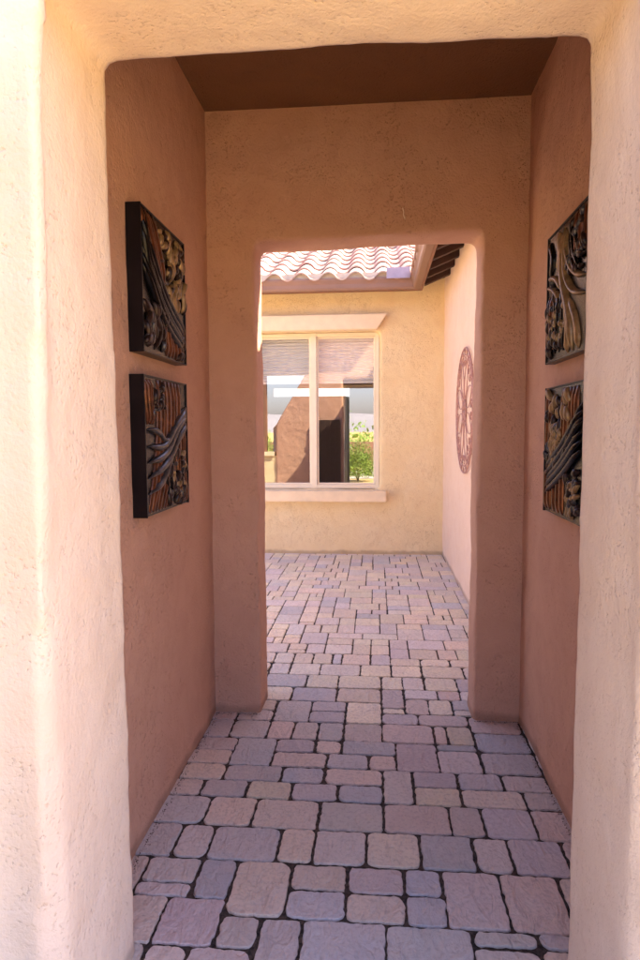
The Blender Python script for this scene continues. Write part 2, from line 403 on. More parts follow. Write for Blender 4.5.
# sheathing
bm = bmesh.new()
def plank(bm, p0, along, up, la, lu, th, mi=0):
    vs = []
    for dz in (0, -th):
        for a_, u_ in ((0, 0), (la, 0), (la, lu), (0, lu)):
            q = Vector(p0) + Vector(along)*a_ + Vector(up)*u_; vs.append(bm.verts.new((q.x, q.y, q.z+dz)))
    for q in ((0,1,2,3),(7,6,5,4),(4,5,1,0),(5,6,2,1),(6,7,3,2),(7,4,0,3)): bm.faces.new([vs[i] for i in q]).material_index = mi
# back roof deck (from the valley leftwards) and right roof deck, as sloped sheets
def sheet(bm, pts, th):
    a = [bm.verts.new(p) for p in pts]; b = [bm.verts.new((p[0], p[1], p[2]-th)) for p in pts]
    bm.faces.new(a); bm.faces.new(b[::-1]); n = len(pts)
    for i in range(n): bm.faces.new((a[i], b[i], b[(i+1) % n], a[(i+1) % n]))
dz0 = GZ-0.045; L_ = 3.0
xe, ye = GX+0.11, GY+0.11
sheet(bm, [(-6.1, ye, dz0), (xe, ye, dz0), (xe+L_, ye+L_, dz0+slope*L_), (-6.1, ye+L_, dz0+slope*L_)], 0.02)
sheet(bm, [(xe, 3.62, dz0), (xe+L_, 3.62, dz0+slope*L_), (xe+L_, ye+L_, dz0+slope*L_), (xe, ye, dz0)], 0.02)
sheet(bm, [(-6.1, 10.7, dz0+slope*L_), (3.5, 10.7, dz0+slope*L_), (3.5, 13, dz0), (-6.1, 13, dz0)], 0.02)
sheet(bm, [(3.5, 3.62, dz0+slope*L_), (5.1, 3.62, dz0+0.4), (5.1, 10.7, dz0+0.4), (3.5, 10.7, dz0+slope*L_)], 0.02)
o = hpart('roof_deck', bm, M_tail, parent=roof)
# rafter tails under the right eave
for k in range(10):
    y = 7.28 - k*0.36
    bm = bmesh.new(); plank(bm, (xe+0.03, y, dz0-0.022), (0, 1, 0), (1, 0, slope), 0.07, 0.36, 0.085)
    hpart('rafter_tail', bm, M_tail, parent=roof)
for k in range(14):
    x = 0.2 - k*0.40
    bm = bmesh.new(); plank(bm, (x, ye+0.03, dz0-0.022), (-1, 0, 0), (0, 1, slope), 0.07, 0.36, 0.06)
    hpart('rafter_tail', bm, M_fascia, parent=roof)
# fascia boards
bm = bmesh.new(); box(bm, -6.1, xe+0.022, ye, ye+0.025, 3.15, GZ-0.02)
hpart('fascia', bm, M_fascia, parent=roof)
bm = bmesh.new(); box(bm, xe, xe+0.025, 3.62, ye-0.002, 3.15, GZ-0.02)
hpart('fascia', bm, M_fascia, parent=roof)
# K-style gutters, mitred at the inner corner: profile (outward d, z), d=0 at the fascia
gp = [(0.0, 3.165), (0.065, 3.165), (0.078, 3.185), (0.082, 3.225), (0.100, 3.262), (0.102, 3.285), (0.110, 3.287), (0.110, 3.272), (0.108, 3.262), (0.088, 3.222), (0.083, 3.18), (0.068, 3.159), (-0.0, 3.159)]
def gutter(kind):
    bm = bmesh.new(); A = []; B = []
    for d, z in gp:
        if kind == 'back':
            A.append(bm.verts.new((-6.1, ye-d-0.001, z))); B.append(bm.verts.new((xe-d-0.001, ye-d-0.001, z)))
        else:
            A.append(bm.verts.new((xe-d-0.001, ye-d-0.001, z))); B.append(bm.verts.new((xe-d-0.001, 3.62, z)))
    for i in range(len(gp)-1): bm.faces.new((A[i], A[i+1], B[i+1], B[i]))
    return bm
hpart('gutter', gutter('back'), M_gutter, parent=roof, label='pinkish brown gutter along the back eave')
hpart('gutter', gutter('side'), simple('gutter_side_paint', (0.26, 0.15, 0.105), 0.5, var=0.06, scale=4), parent=roof, label='pinkish brown gutter along the right eave')
# splash guard at the valley
bm = bmesh.new()
box(bm, 0.12, 0.388, GY-0.034, GY-0.031, 3.262, 3.385)
box(bm, 0.12, 0.388, GY-0.030, GY-0.004, 3.288, 3.291)
bmesh.ops.bevel(bm, geom=bm.edges[:], offset=0.001, segments=1, affect='EDGES')
hpart('splash_guard', bm, M_flash, parent=roof)

# ------------------------------------------------------------------ ground
def ground_sheet(name, pts, z, m):
    bm = bmesh.new(); bm.faces.new([bm.verts.new((x, y, z)) for x, y in pts])
    o = new_obj(name, bm, m); o['kind'] = 'structure'; return o
ground_sheet('ground', [(-500, -500), (500, -500), (500, 500), (-500, 500)], -0.06, M_gravel)
ground_sheet('driveway', [(-14, -9), (10, -9), (10, -4.9), (-14, -4.9)], -0.045, M_drive)
# paving: joint bed + tumbled pavers
MOD = 0.0655
PX0, PX1, PY0, PY1 = -5.6, 2.0, -0.45, 7.98
ground_sheet('paving_bed', [(PX0, PY0), (PX1, PY0), (PX1, PY1), (PX0, PY1)], -0.0080, M_joint)
def pave():
    rnd = random.Random(33)
    nx = int((PX1-PX0)/MOD); ny = int((PY1-PY0)/MOD)
    occ = [[False]*ny for _ in range(nx)]
    shapes = [((4, 3), 16), ((3, 3), 20), ((3, 4), 7), ((2, 3), 20), ((3, 2), 20), ((2, 2), 9), ((4, 2), 5), ((3, 1), 4), ((2, 1), 2), ((1, 3), 1), ((1, 2), 1), ((2, 4), 3)]
    top = [0]*nx
    bm = bmesh.new(); lay = bm.loops.layers.float_color.new('tone')
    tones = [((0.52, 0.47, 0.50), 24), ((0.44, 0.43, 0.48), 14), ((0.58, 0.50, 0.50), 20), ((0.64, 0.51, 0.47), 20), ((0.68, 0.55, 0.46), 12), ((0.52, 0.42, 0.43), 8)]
    tones_lit = [((0.74, 0.65, 0.65), 20), ((0.62, 0.58, 0.62), 9), ((0.80, 0.69, 0.64), 20), ((0.84, 0.70, 0.58), 24), ((0.86, 0.74, 0.60), 22)]  # paler set for the open courtyard; its brighter light is put into colour
    for j in range(ny):
        for i in range(nx):
            if occ[i][j]: continue
            run = 0
            while i+run < nx and not occ[i+run][j]: run += 1
            ok = []
            for (w, h_), wt in shapes:
                if w > run or j+h_ > ny: continue
                if run-w == 1: wt *= 0.03
                if i > 0 and top[i-1] > j:
                    dd = abs(top[i-1]-(j+h_)); wt *= 1.6 if dd == 0 else (0.08 if dd == 1 else 1)
                if w == run and i+w < nx:
                    dd = abs(top[i+w]-(j+h_)); wt *= 1.5 if dd == 0 else (0.1 if dd == 1 else 1)
                ok.append(((w, h_), wt))
            if not ok: w, h_ = 1, 1
            else: (w, h_) = rnd.choices([s for s, _ in ok], [q for _, q in ok])[0]
            for a in range(w): top[i+a] = j+h_
            for a in range(w):
                for b in range(h_): occ[i+a][j+b] = True
            x0 = PX0+i*MOD; y0 = PY0+j*MOD; x1 = x0+w*MOD; y1 = y0+h_*MOD
            tt = tones_lit if y0 > 3.5+rnd.uniform(-.3, .4) else tones
            base = list(rnd.choices([t for t, _ in tt], [q for _, q in tt])[0])
            k = rnd.uniform(0.92, 1.12); base = [c*k*rnd.uniform(0.97, 1.03)*q for c, q in zip(base, (0.98, 1.0, 0.94))]
            paver(bm, lay, x0, y0, x1, y1, base, rnd)
    return bm
def paver(bm, lay, x0, y0, x1, y1, tone, rnd):
    near = (y0 < 4.2 and -1.2 < x0 < 1.1)
    g = rnd.uniform(0.0040, 0.0068) if near else rnd.uniform(0.0030, 0.0050)
    x0 += g*rnd.uniform(.6, 1.5); x1 -= g*rnd.uniform(.6, 1.5); y0 += g*rnd.uniform(.6, 1.5); y1 -= g*rnd.uniform(.6, 1.5)
    rr = rnd.uniform(0.012, 0.026) if near else 0.014
    out = []
    cx, cy = (x0+x1)/2, (y0+y1)/2
    for (qx, qy, a0) in ((x1, y1, 0), (x0, y1, 90), (x0, y0, 180), (x1, y0, 270)):
        r_ = rr*rnd.uniform(0.6, 1.5)
        sx = 1 if qx > cx else -1; sy = 1 if qy > cy else -1
        ox, oy = qx-sx*r_, qy-sy*r_
        for a in ((0, 30, 60, 90) if near else (0, 45, 90)):
            an = R(a0+a); out.append((ox+r_*math.cos(an), oy+r_*math.sin(an)))
    pts = []
    n = len(out)
    for i in range(n):                     # split the long edges and make them wander
        p, q = out[i], out[(i+1) % n]; pts.append(p)
        d = math.hypot(q[0]-p[0], q[1]-p[1])
        if d > 0.03:
            m_ = max(1, int(d/(0.013 if near else 0.06)))
            for k in range(1, m_+1):
                t = k/(m_+1); pts.append((p[0]+(q[0]-p[0])*t, p[1]+(q[1]-p[1])*t))
    jit = 0.0030 if near else 0.0010
    o = []
    for x, y in pts:
        nz = noise.noise_vector(Vector((x*38, y*38, tone[0]*50)))*jit*1.6
        o.append((x+nz.x+rnd.uniform(-jit, jit)*.6, y+nz.y+rnd.uniform(-jit, jit)*.6))
    tx, ty = rnd.uniform(-.006, .006), rnd.uniform(-.006, .006); dz = rnd.uniform(-.0015, .0015)
    def ring(inset, z):
        L = []
        for x, y in o:
            dx, dy = cx-x, cy-y; d = math.hypot(dx, dy)
            L.append(bm.verts.new((x+dx/d*inset, y+dy/d*inset, z+dz+(x-cx)*tx+(y-cy)*ty)))
        return L
    rs = [ring(0.0, -0.03), ring(0.0, -0.0060), ring(0.0012, -0.0018), ring(0.0032, 0.0)]
    fs = []
    m_ = len(o)
    for a, b in zip(rs, rs[1:]):
        for i in range(m_): fs.append(bm.faces.new((a[i], a[(i+1) % m_], b[(i+1) % m_], b[i])))
    fs.append(bm.faces.new(rs[-1]))
    for f in fs:
        f.smooth = f is not fs[-1]
        for l in f.loops: l[lay] = (*tone, 1)
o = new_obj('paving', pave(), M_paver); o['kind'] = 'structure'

rnd = random.Random(12)
bm = bmesh.new()
for k in range(900):
    side = rnd.random()
    if side < .4: x, y = XL+0.012+abs(rnd.gauss(0, .009)), rnd.uniform(1.8, 3.36)
    elif side < .8: x, y = XR-0.012-abs(rnd.gauss(0, .009)), rnd.uniform(1.8, 3.36)
    elif side < .9: x, y = rnd.uniform(-.88, -.62), 3.355-abs(rnd.gauss(0, .009))
    else: x, y = rnd.uniform(.52, .76), 3.355-abs(rnd.gauss(0, .009))
    r_ = rnd.uniform(.001, .0035)
    vs = [bm.verts.new((x+r_*rnd.uniform(.5, 1.2)*math.cos(a), y+r_*rnd.uniform(.5, 1.2)*math.sin(a), 0.001)) for a in (0, 1.3, 2.5, 3.8, 5.1)]
    tp = bm.verts.new((x, y, r_*rnd.uniform(.5, 1.1)+.001))
    for i in range(5): bm.faces.new((vs[i], vs[(i+1) % 5], tp))
o = new_obj('grit', bm, simple('grit_brown', (0.12, 0.08, 0.055), 0.95, var=0.6, scale=90)); o['kind'] = 'stuff'; o['label'] = 'dark grit gathered on the pavers along the foot of the passage walls'; o['category'] = 'grit'

# far hills behind the viewer (they show in the window)
bm = bmesh.new()
prev = None
for k in range(121):
    a = R(150 + k*2.0*1.0); r_ = 430
    hgt = 0.5*(14 + 26*max(0, noise.noise(Vector((k*0.13, 3.1, 0)))+0.35) + 4*noise.noise(Vector((k*0.6, 1, 5))))
    x, y = r_*math.cos(a), r_*math.sin(a)
    a_ = (bm.verts.new((x, y, -1)), bm.verts.new((x*1.08, y*1.08, hgt)))
    if prev: bm.faces.new((prev[0], prev[1], a_[1], a_[0]))
    prev = a_
o = new_obj('hills', bm, M_hill); o['kind'] = 'structure'

# ------------------------------------------------------------------ wall art
def spline(pts, n):
    P = [Vector((*p, 0)) if len(p) == 2 else Vector(p) for p in pts]
    if len(P) == 2: return [P[0].lerp(P[1], i/n) for i in range(n+1)]
    out = []
    Q = [P[0]*2-P[1]] + P + [P[-1]*2-P[-2]]
    segs = len(P)-1
    for i in range(n+1):
        t = i/n*segs; s = min(int(t), segs-1); t -= s
        a, b, c, d = Q[s:s+4]
        out.append(0.5*((2*b)+(c-a)*t+(2*a-5*b+4*c-d)*t*t+(3*b-a-3*c+d)*t**3))
    return out
def blade(bm, pts, w0, w1, lift=0.02, arch=0.010, n=14, tip=True, mi=0, belly=0.0):
    """a curved, arched strip lying in the panel plane: local x = across, y = up, z = out of the wall"""
    S = spline(pts, n); rows = []
    for i, p in enumerate(S):
        t = S[min(i+1, n)]-S[max(i-1, 0)]; t.z = 0
        if t.length < 1e-6: t = Vector((0, 1, 0))
        t.normalize(); s = Vector((-t.y, t.x, 0)); k = i/n
        w = w0+(w1-w0)*k + belly*math.sin(math.pi*k)
        if tip: w *= min(1, (1-k)*5+0.08)*min(1, k*6+0.25)
        e_ = min(1, k*7, (1-k)*7)
        row = []
        for j in range(5):
            a = j/4*2-1
            row.append(bm.verts.new(p + s*a*w/2 + Vector((0, 0, (lift + arch*(1-a*a))*(0.25+0.75*e_)))))
        b0 = bm.verts.new(p - s*w/2 + Vector((0, 0, lift-0.012))); b1 = bm.verts.new(p + s*w/2 + Vector((0, 0, lift-0.012)))
        rows.append([b0]+row+[b1])
    for a, b in zip(rows, rows[1:]):
        for j in range(6): bm.faces.new((a[j], a[j+1], b[j+1], b[j])).material_index = mi
    bm.faces.new(rows[0][::-1]).material_index = mi; bm.faces.new(rows[-1]).material_index = mi
S_ = 0.52
def uv(u, v, z=0.0): return ((u-0.5)*S_, (v-0.5)*S_, z)
def curl(bm, u, v, ang, ln, w, rnd, lift=0.02, curlz=0.010):
    """one short cupped leaf shard"""
    c, s = math.cos(ang), math.sin(ang)
    x, y, _ = uv(u, v); pts = []
    bend = rnd.uniform(-.35, .35)
    for k in range(4):
        t = k/3-0.5
        px = x + c*t*ln - s*bend*ln*(t*t-.1); py = y + s*t*ln + c*bend*ln*(t*t-.1)
        lim = S_/2-0.014
        pts.append((max(-lim, min(lim, px)), max(-lim, min(lim, py)), curlz*(1-4*t*t)*rnd.uniform(.6, 1.1)))
    blade(bm, pts, w*.35, w*.30, lift, w*0.16, 8, True, 0, w*0.55)
def clampv(bm):
    lim = S_/2-0.0015
    for v in bm.verts:
        v.co.x = max(-lim, min(lim, v.co.x)); v.co.y = max(-lim, min(lim, v.co.y))
def panel(name, x_face, yc, zc, side, depth, label, seed, design):
    """side=-1 hangs on the left wall facing +x; side=+1 on the right wall facing -x"""
    xw = XL if side < 0 else XR
    root = empty(name, (xw, yc, zc), label, 'wall art', 'carved relief panels hung in pairs on the passage walls')
    M3 = Matrix(((0, 0, 1 if side < 0 else -1), (1 if side < 0 else -1, 0, 0), (0, 1, 0))).to_4x4()
    # local x (across) -> +y on the left wall (u grows away from camera); on the right wall u grows towards the camera
    root.matrix_world = Matrix.Translation((xw, yc, zc)) @ M3
    d = depth
    hs = S_/2
    bm = bmesh.new(); t = 0.006
    rag = design.get('ragged')
    box(bm, -hs, -hs+t, -hs, hs, 0.0, d-.012); box(bm, hs-t, hs, -hs, hs, 0.0, d-.012)
    box(bm, -hs+t+.0005, hs-t-.0005, hs-t, hs-.0005, 0.0, d-.013)
    box(bm, -hs+t+.0005, hs-t-.0005, -hs+.0005, -hs+t, 0.0, d-.013 if not rag else d-0.022)
    bmesh.ops.bevel(bm, geom=bm.edges[:], offset=0.0012, segments=1, affect='EDGES')
    new_obj('box_frame', bm, M_artbox, root)
    bm = bmesh.new(); box(bm, -hs+t+.001, hs-t-.001, -hs+t+.001, hs-t-.001, 0.004, d-0.018)
    new_obj('backing_board', bm, M_artblack, root)
    base = d-0.018
    rnd = random.Random(seed)
    for key, m_, nm in (('strips', M_copper, 'copper_strips'), ('tanstrips', M_tan, 'tan_strips'), ('black', M_artblack, 'dark_fronds'), ('silver', M_silver, 'pewter_fronds'), ('umber', M_umber, 'bark_curls')):
        if key in design:
            bm = bmesh.new()
            items = design[key]; prev_u = None
            if key == 'strips': items = sorted(items, key=lambda q: (q[0][0][1] < 0.6, q[0][0][0]))
            for it in items:
                pts, w0, w1 = it[0], it[1], it[2]; lift = it[3] if len(it) > 3 else 0.010; arch = it[4] if len(it) > 4 else 0.012
                here = (pts[0][0], pts[0][1])
                if key == 'strips' and prev_u and (abs(here[0]-prev_u[0]) > 0.13 or abs(here[1]-prev_u[1]) > 0.2):
                    clampv(bm); new_obj(nm, bm, m_, root, True); bm = bmesh.new()      # a separate bundle
                prev_u = here
                blade(bm, [Vector(uv(*p[:2])) + Vector((0, 0, base)) for p in pts], w0*S_, w1*S_, lift*0.6, arch*0.7, 16, key not in ('strips',))
            clampv(bm); new_obj(nm, bm, m_, root, True)
    for key, m_, nm in (('leaves', M_tan, 'tan_leaves'), ('darkleaves', M_umber, 'umber_leaves'), ('silverleaves', M_silver, 'pewter_leaves')):
        if key in design:
            bm = bmesh.new()
            for (u0, v0, u1, v1, n, ang, spread, ln, w) in design[key]:
                for _ in range(n):
                    u = rnd.uniform(u0, u1); v = rnd.uniform(v0, v1)
                    n0 = len(bm.verts)
                    curl(bm, u, v, R(ang+rnd.uniform(-spread, spread)), ln*S_*rnd.uniform(.7, 1.2), w*S_*rnd.uniform(.7, 1.2), rnd, 0.004+rnd.uniform(0, .008))
                    bm.verts.ensure_lookup_table()
                    for q in range(n0, len(bm.verts)): bm.verts[q].co.z += base
            clampv(bm); new_obj(nm, bm, m_, root, True)
    return root

def fan(start, end, mid, n, spread0, spread1, w0, w1, lift=0.01, arch=0.012):
    """n roughly parallel strips from around start to around end"""
    L = []
    for k in range(n):
        t = (k/(n-1)-0.5) if n > 1 else 0
        L.append(([(start[0]+spread0[0]*t, start[1]+spread0[1]*t), (mid[0]+(spread0[0]+spread1[0])/2*t, mid[1]+(spread0[1]+spread1[1])/2*t), (end[0]+spread1[0]*t, end[1]+spread1[1]*t)], w0, w1, lift+0.004*math.sin(k*2.1), arch))
    return L
dA = dict(
    strips=fan((0.56, 0.42), (0.72, 0.03), (0.62, 0.22), 6, (0.26, 0.02), (0.40, 0), 0.05, 0.055) + fan((0.12, 0.97), (0.42, 0.52), (0.26, 0.78), 4, (0.22, 0.0), (0.16, .08), 0.075, 0.05),
    black=fan((0.03, 0.72), (0.97, 0.16), (0.42, 0.38), 5, (0.0, 0.24), (0.04, 0.16), 0.050, 0.060, 0.020, 0.016) + fan((0.03, 0.92), (0.50, 0.45), (0.16, 0.64), 3, (0.0, 0.14), (0.06, 0.06), 0.04, 0.05, 0.016, 0.014),
    umber=[([(0.05, 0.36), (0.22, 0.24), (0.10, 0.05)], 0.08, 0.05), ([(0.20, 0.34), (0.36, 0.20), (0.24, 0.04)], 0.07, 0.05), ([(0.34, 0.30), (0.44, 0.16), (0.40, 0.04)], 0.05, 0.05), ([(0.04, 0.20), (0.12, 0.14), (0.05, 0.05)], 0.06, 0.04)],
    leaves=[(0.52, 0.42, 0.96, 0.93, 38, 76, 34, 0.15, 0.050), (0.30, 0.80, 0.62, 0.95, 9, 50, 40, 0.10, 0.045)],
    darkleaves=[(0.40, 0.45, 0.95, 0.95, 22, 60, 60, 0.12, 0.05), (0.05, 0.06, 0.45, 0.34, 14, 60, 60, 0.12, 0.05), (0.75, 0.05, 0.97, 0.30, 5, 70, 40, 0.12, 0.05)],
    silverleaves=[(0.06, 0.05, 0.42, 0.34, 9, 60, 50, 0.11, 0.035)])
dB = dict(ragged=True,
    strips=fan((0.55, 0.98), (0.28, 0.03), (0.50, 0.55), 7, (0.50, 0.0), (0.40, 0.0), 0.065, 0.055, 0.006) + fan((0.08, 0.97), (0.14, 0.66), (0.09, 0.8), 3, (0.12, 0), (0.10, 0), 0.045, 0.04, .012) + fan((0.86, 0.62), (0.90, 0.03), (0.84, 0.3), 3, (0.16, 0), (0.16, 0), 0.05, 0.06, 0.004),
    silver=[([(0.97, 0.80), (0.66, 0.66), (0.36, 0.50), (0.05, 0.50)], 0.055, 0.05, 0.026, 0.016), ([(0.97, 0.74), (0.68, 0.62), (0.40, 0.44), (0.05, 0.38)], 0.06, 0.06, 0.024, 0.016), ([(0.96, 0.67), (0.72, 0.56), (0.44, 0.38), (0.06, 0.27)], 0.055, 0.06, 0.024, 0.016), ([(0.90, 0.60), (0.62, 0.50), (0.34, 0.26), (0.07, 0.16)], 0.04, 0.055, 0.022, 0.016), ([(0.60, 0.56), (0.38, 0.54), (0.24, 0.60), (0.06, 0.62)], 0.03, 0.05, 0.022, 0.014)],
    black=fan((0.72, 0.56), (0.56, 0.10), (0.50, 0.34), 3, (0.1, 0), (0.2, 0), 0.04, 0.05, 0.014),
    darkleaves=[(0.45, 0.04, 0.92, 0.46, 22, 60, 60, 0.13, 0.055), (0.12, 0.70, 0.40, 0.95, 9, 40, 60, 0.11, 0.05)],
    leaves=[(0.50, 0.08, 0.85, 0.45, 11, 70, 50, 0.09, 0.030)],
    silverleaves=[(0.45, 0.06, 0.92, 0.44, 9, 60, 60, 0.09, 0.03), (0.12, 0.72, 0.36, 0.94, 4, 40, 60, 0.09, 0.03)])
dC = dict(
    tanstrips=[([(0.46, 0.95), (0.44, 0.62), (0.62, 0.30), (0.70, 0.03)], 0.06, 0.10, 0.018, 0.016), ([(0.52, 0.92), (0.56, 0.60), (0.74, 0.44), (0.97, 0.38)], 0.05, 0.04, 0.022, 0.016), ([(0.50, 0.86), (0.62, 0.66), (0.80, 0.54), (0.97, 0.50)], 0.05, 0.035, 0.018, 0.014), ([(0.44, 0.60), (0.56, 0.34), (0.60, 0.14), (0.58, 0.03)], 0.05, 0.07, 0.014, 0.014), ([(0.60, 0.42), (0.76, 0.26), (0.82, 0.14), (0.84, 0.03)], 0.05, 0.09, 0.012, 0.014), ([(0.30, 0.96), (0.34, 0.82), (0.30, 0.66)], 0.10, 0.08, 0.008, 0.012), ([(0.08, 0.66), (0.28, 0.62), (0.46, 0.50)], 0.04, 0.05, 0.018, 0.012), ([(0.05, 0.60), (0.24, 0.54), (0.40, 0.44)], 0.03, 0.04, 0.018, 0.012)],
    strips=fan((0.20, 0.52), (0.20, 0.10), (0.18, 0.3), 4, (0.26, 0), (0.24, 0), 0.05, 0.05, 0.006) + fan((0.84, 0.97), (0.84, 0.66), (0.84, 0.8), 3, (0.2, 0), (0.2, 0), 0.055, 0.05, 0.006),
    black=fan((0.36, 0.52), (0.30, 0.06), (0.40, 0.30), 4, (0.22, 0.0), (0.34, 0), 0.05, 0.05, 0.010) + fan((0.66, 0.92), (0.86, 0.56), (0.72, 0.72), 3, (0.1, 0.05), (0.1, 0.1), 0.045, 0.04, 0.012) + [([(0.05, 0.95), (0.16, 0.80), (0.10, 0.66)], 0.08, 0.06, 0.01)],
    leaves=[(0.05, 0.06, 0.58, 0.40, 17, 95, 30, 0.09, 0.044)],
    silverleaves=[(0.56, 0.64, 0.95, 0.94, 10, 70, 60, 0.08, 0.034), (0.05, 0.4, 0.35, 0.62, 5, 80, 50, 0.08, 0.03)],
    darkleaves=[(0.55, 0.58, 0.95, 0.95, 12, 60, 60, 0.11, 0.05), (0.05, 0.06, 0.50, 0.5, 16, 80, 50, 0.11, 0.05)])
dD = dict(ragged=True,
    strips=fan((0.66, 0.97), (0.62, 0.44), (0.66, 0.7), 5, (0.34, 0), (0.30, 0), 0.06, 0.055, 0.006) + fan((0.28, 0.34), (0.28, 0.03), (0.28, 0.2), 5, (0.46, 0), (0.46, 0), 0.06, 0.055, 0.006) + fan((0.10, 0.95), (0.10, 0.5), (0.12, 0.7), 2, (0.1, 0), (0.1, 0), 0.05, 0.05, 0.004),
    black=fan((0.95, 0.66), (0.05, 0.24), (0.58, 0.46), 5, (0.0, 0.26), (0.02, 0.20), 0.050, 0.055, 0.020, 0.016) + fan((0.96, 0.80), (0.55, 0.42), (0.72, 0.64), 3, (0.0, 0.1), (0.1, 0), 0.04, 0.05, 0.016),
    leaves=[(0.22, 0.42, 0.50, 0.72, 24, 80, 26, 0.13, 0.045), (0.10, 0.76, 0.66, 0.95, 9, 105, 35, 0.14, 0.065), (0.62, 0.05, 0.92, 0.36, 12, 60, 50, 0.11, 0.038)],
    silverleaves=[(0.62, 0.04, 0.92, 0.34, 7, 60, 50, 0.10, 0.034), (0.05, 0.38, 0.2, 0.55, 4, 80, 40, 0.09, 0.03)],
    darkleaves=[(0.62, 0.05, 0.95, 0.38, 12, 60, 60, 0.12, 0.05), (0.08, 0.4, 0.5, 0.9, 16, 80, 50, 0.12, 0.05)])
panel('wall_art', 0, 2.510, 2.094, -1, 0.068, 'upper relief panel on left passage wall, dark with tan leaves at its far corner', 1, dA)
panel('wall_art', 0, 2.500, 1.494, -1, 0.068, 'lower relief panel on left passage wall, with pewter frond tips over copper strips', 2, dB)
panel('wall_art', 0, 2.560, 2.080, 1, 0.056, 'upper relief panel on right passage wall, with long tan strips sweeping down', 3, dC)
panel('wall_art', 0, 2.550, 1.460, 1, 0.056, 'lower relief panel on right passage wall, with black fronds below tan leaves', 4, dD)

# ------------------------------------------------------------------ round medallion on the courtyard wall
med = empty('wall_medallion', (0.832, 5.95, 1.715), 'round openwork rusty metal medallion on right courtyard wall', 'wall medallion')
def ring_pts(r, n=72, x=-0.03): return [(x, r*math.cos(2*math.pi*k/n), r*math.sin(2*math.pi*k/n)) for k in range(n)]
RM = 0.565
for rr, th in ((RM, 0.008), (RM-0.062, 0.006)):
    bm = bmesh.new(); tube(bm, ring_pts(rr), th, 7, closed=True); new_obj('rim', bm, M_rust, med, True)
for k in range(24):     # beads between the two rims
    bm = bmesh.new()
    a = 2*math.pi*k/24; c = Vector((-0.03, (RM-0.031)*math.cos(a), (RM-0.031)*math.sin(a)))
    tube(bm, [c-Vector((0, math.cos(a), math.sin(a)))*0.028, c, c+Vector((0, math.cos(a), math.sin(a)))*0.028], 0.007, 6, r_fn=lambda t: 0.003+0.005*math.sin(math.pi*t))
    new_obj('rim_bead', bm, M_rust, med, True)
for k in range(8):
    a = 2*math.pi*k/8 + math.pi/8
    e = Vector((0, math.cos(a), math.sin(a))); s = Vector((0, -math.sin(a), math.cos(a))); c0 = Vector((-0.032, 0, 0))
    bm = bmesh.new()
    for sg in (-1, 1):       # a petal made of two bowed bars that end in scrolls
        P = [c0+e*0.10, c0+e*0.19+s*sg*0.055, c0+e*0.30+s*sg*0.085, c0+e*0.41+s*sg*0.055, c0+e*0.49]
        tube(bm, spline([tuple(p) for p in P], 16), 0.0045, 6)
        Q = []
        for q in range(15):
            t = q/14; an = a + sg*(0.16+0.0*t) ; rr = 0.048*(1-0.75*t)
            cc = c0 + e*0.42 + s*sg*0.125
            Q.append(cc + e*rr*math.cos(sg*t*7.0) - s*sg*rr*math.sin(t*7.0)*1.0)
        tube(bm, Q, 0.0045, 5)
    new_obj('petal', bm, M_rust, med, True)
bm = bmesh.new(); tube(bm, ring_pts(0.10, 32), 0.010, 6, closed=True)
for k in range(6):
    a = 2*math.pi*k/6; tube(bm, [(-0.03, 0, 0), (-0.032, 0.05*math.cos(a), 0.05*math.sin(a)), (-0.03, 0.1*math.cos(a), 0.1*math.sin(a))], 0.007, 6)
new_obj('hub', bm, M_rust, med, True)
for k in range(4):
    bm = bmesh.new()
    a = math.pi/4 + k*math.pi/2; y, z = (RM-.03)*math.cos(a), (RM-.03)*math.sin(a); tube(bm, [(0.01, y, z), (-0.03, y, z)], 0.006, 6)
    new_obj('wall_pin', bm, M_rust, med)

# ------------------------------------------------------------------ open gate leaf outside the near opening (seen in the window)
gate = empty('gate', (-0.88, 1.16, 0), 'black iron gate leaf standing open beside the entry opening', 'gate', rot=(0, 0, R(-90+13)))
bm = bmesh.new(); H = 2.35; W = 0.95
for x0, x1 in ((0, 0.05), (W-0.05, W)): box(bm, x0, x1, -0.02, 0.02, 0.04, H)
for z in (0.04, 1.0, H-0.05): box(bm, 0.051, W-0.051, -0.018, 0.018, z, z+0.05)
bmesh.ops.bevel(bm, geom=bm.edges[:], offset=0.003, segments=1, affect='EDGES')
new_obj('frame', bm, M_black, gate)
bm = bmesh.new(); box(bm, 0.051, W-0.051, -0.004, 0.004, 0.091, H-0.051); new_obj('kick_panel', bm, M_black, gate)
bm = bmesh.new()
for k in range(1, 9): x = W*k/9; tube(bm, [(x, 0, 1.05), (x, 0, H-0.05)], 0.009, 6)
new_obj('bars', bm, M_black, gate)
bm = bmesh.new(); tube(bm, [(W-0.025, 0.02, 1.12), (W-0.025, 0.06, 1.12), (W-0.12, 0.06, 1.12)], 0.010, 8); new_obj('handle', bm, M_handle, gate)
bm = bmesh.new(); tube(bm, [(W-0.025, 0.02, 1.25), (W-0.025, 0.035, 1.25)], 0.025, 12); new_obj('lock', bm, M_handle, gate)

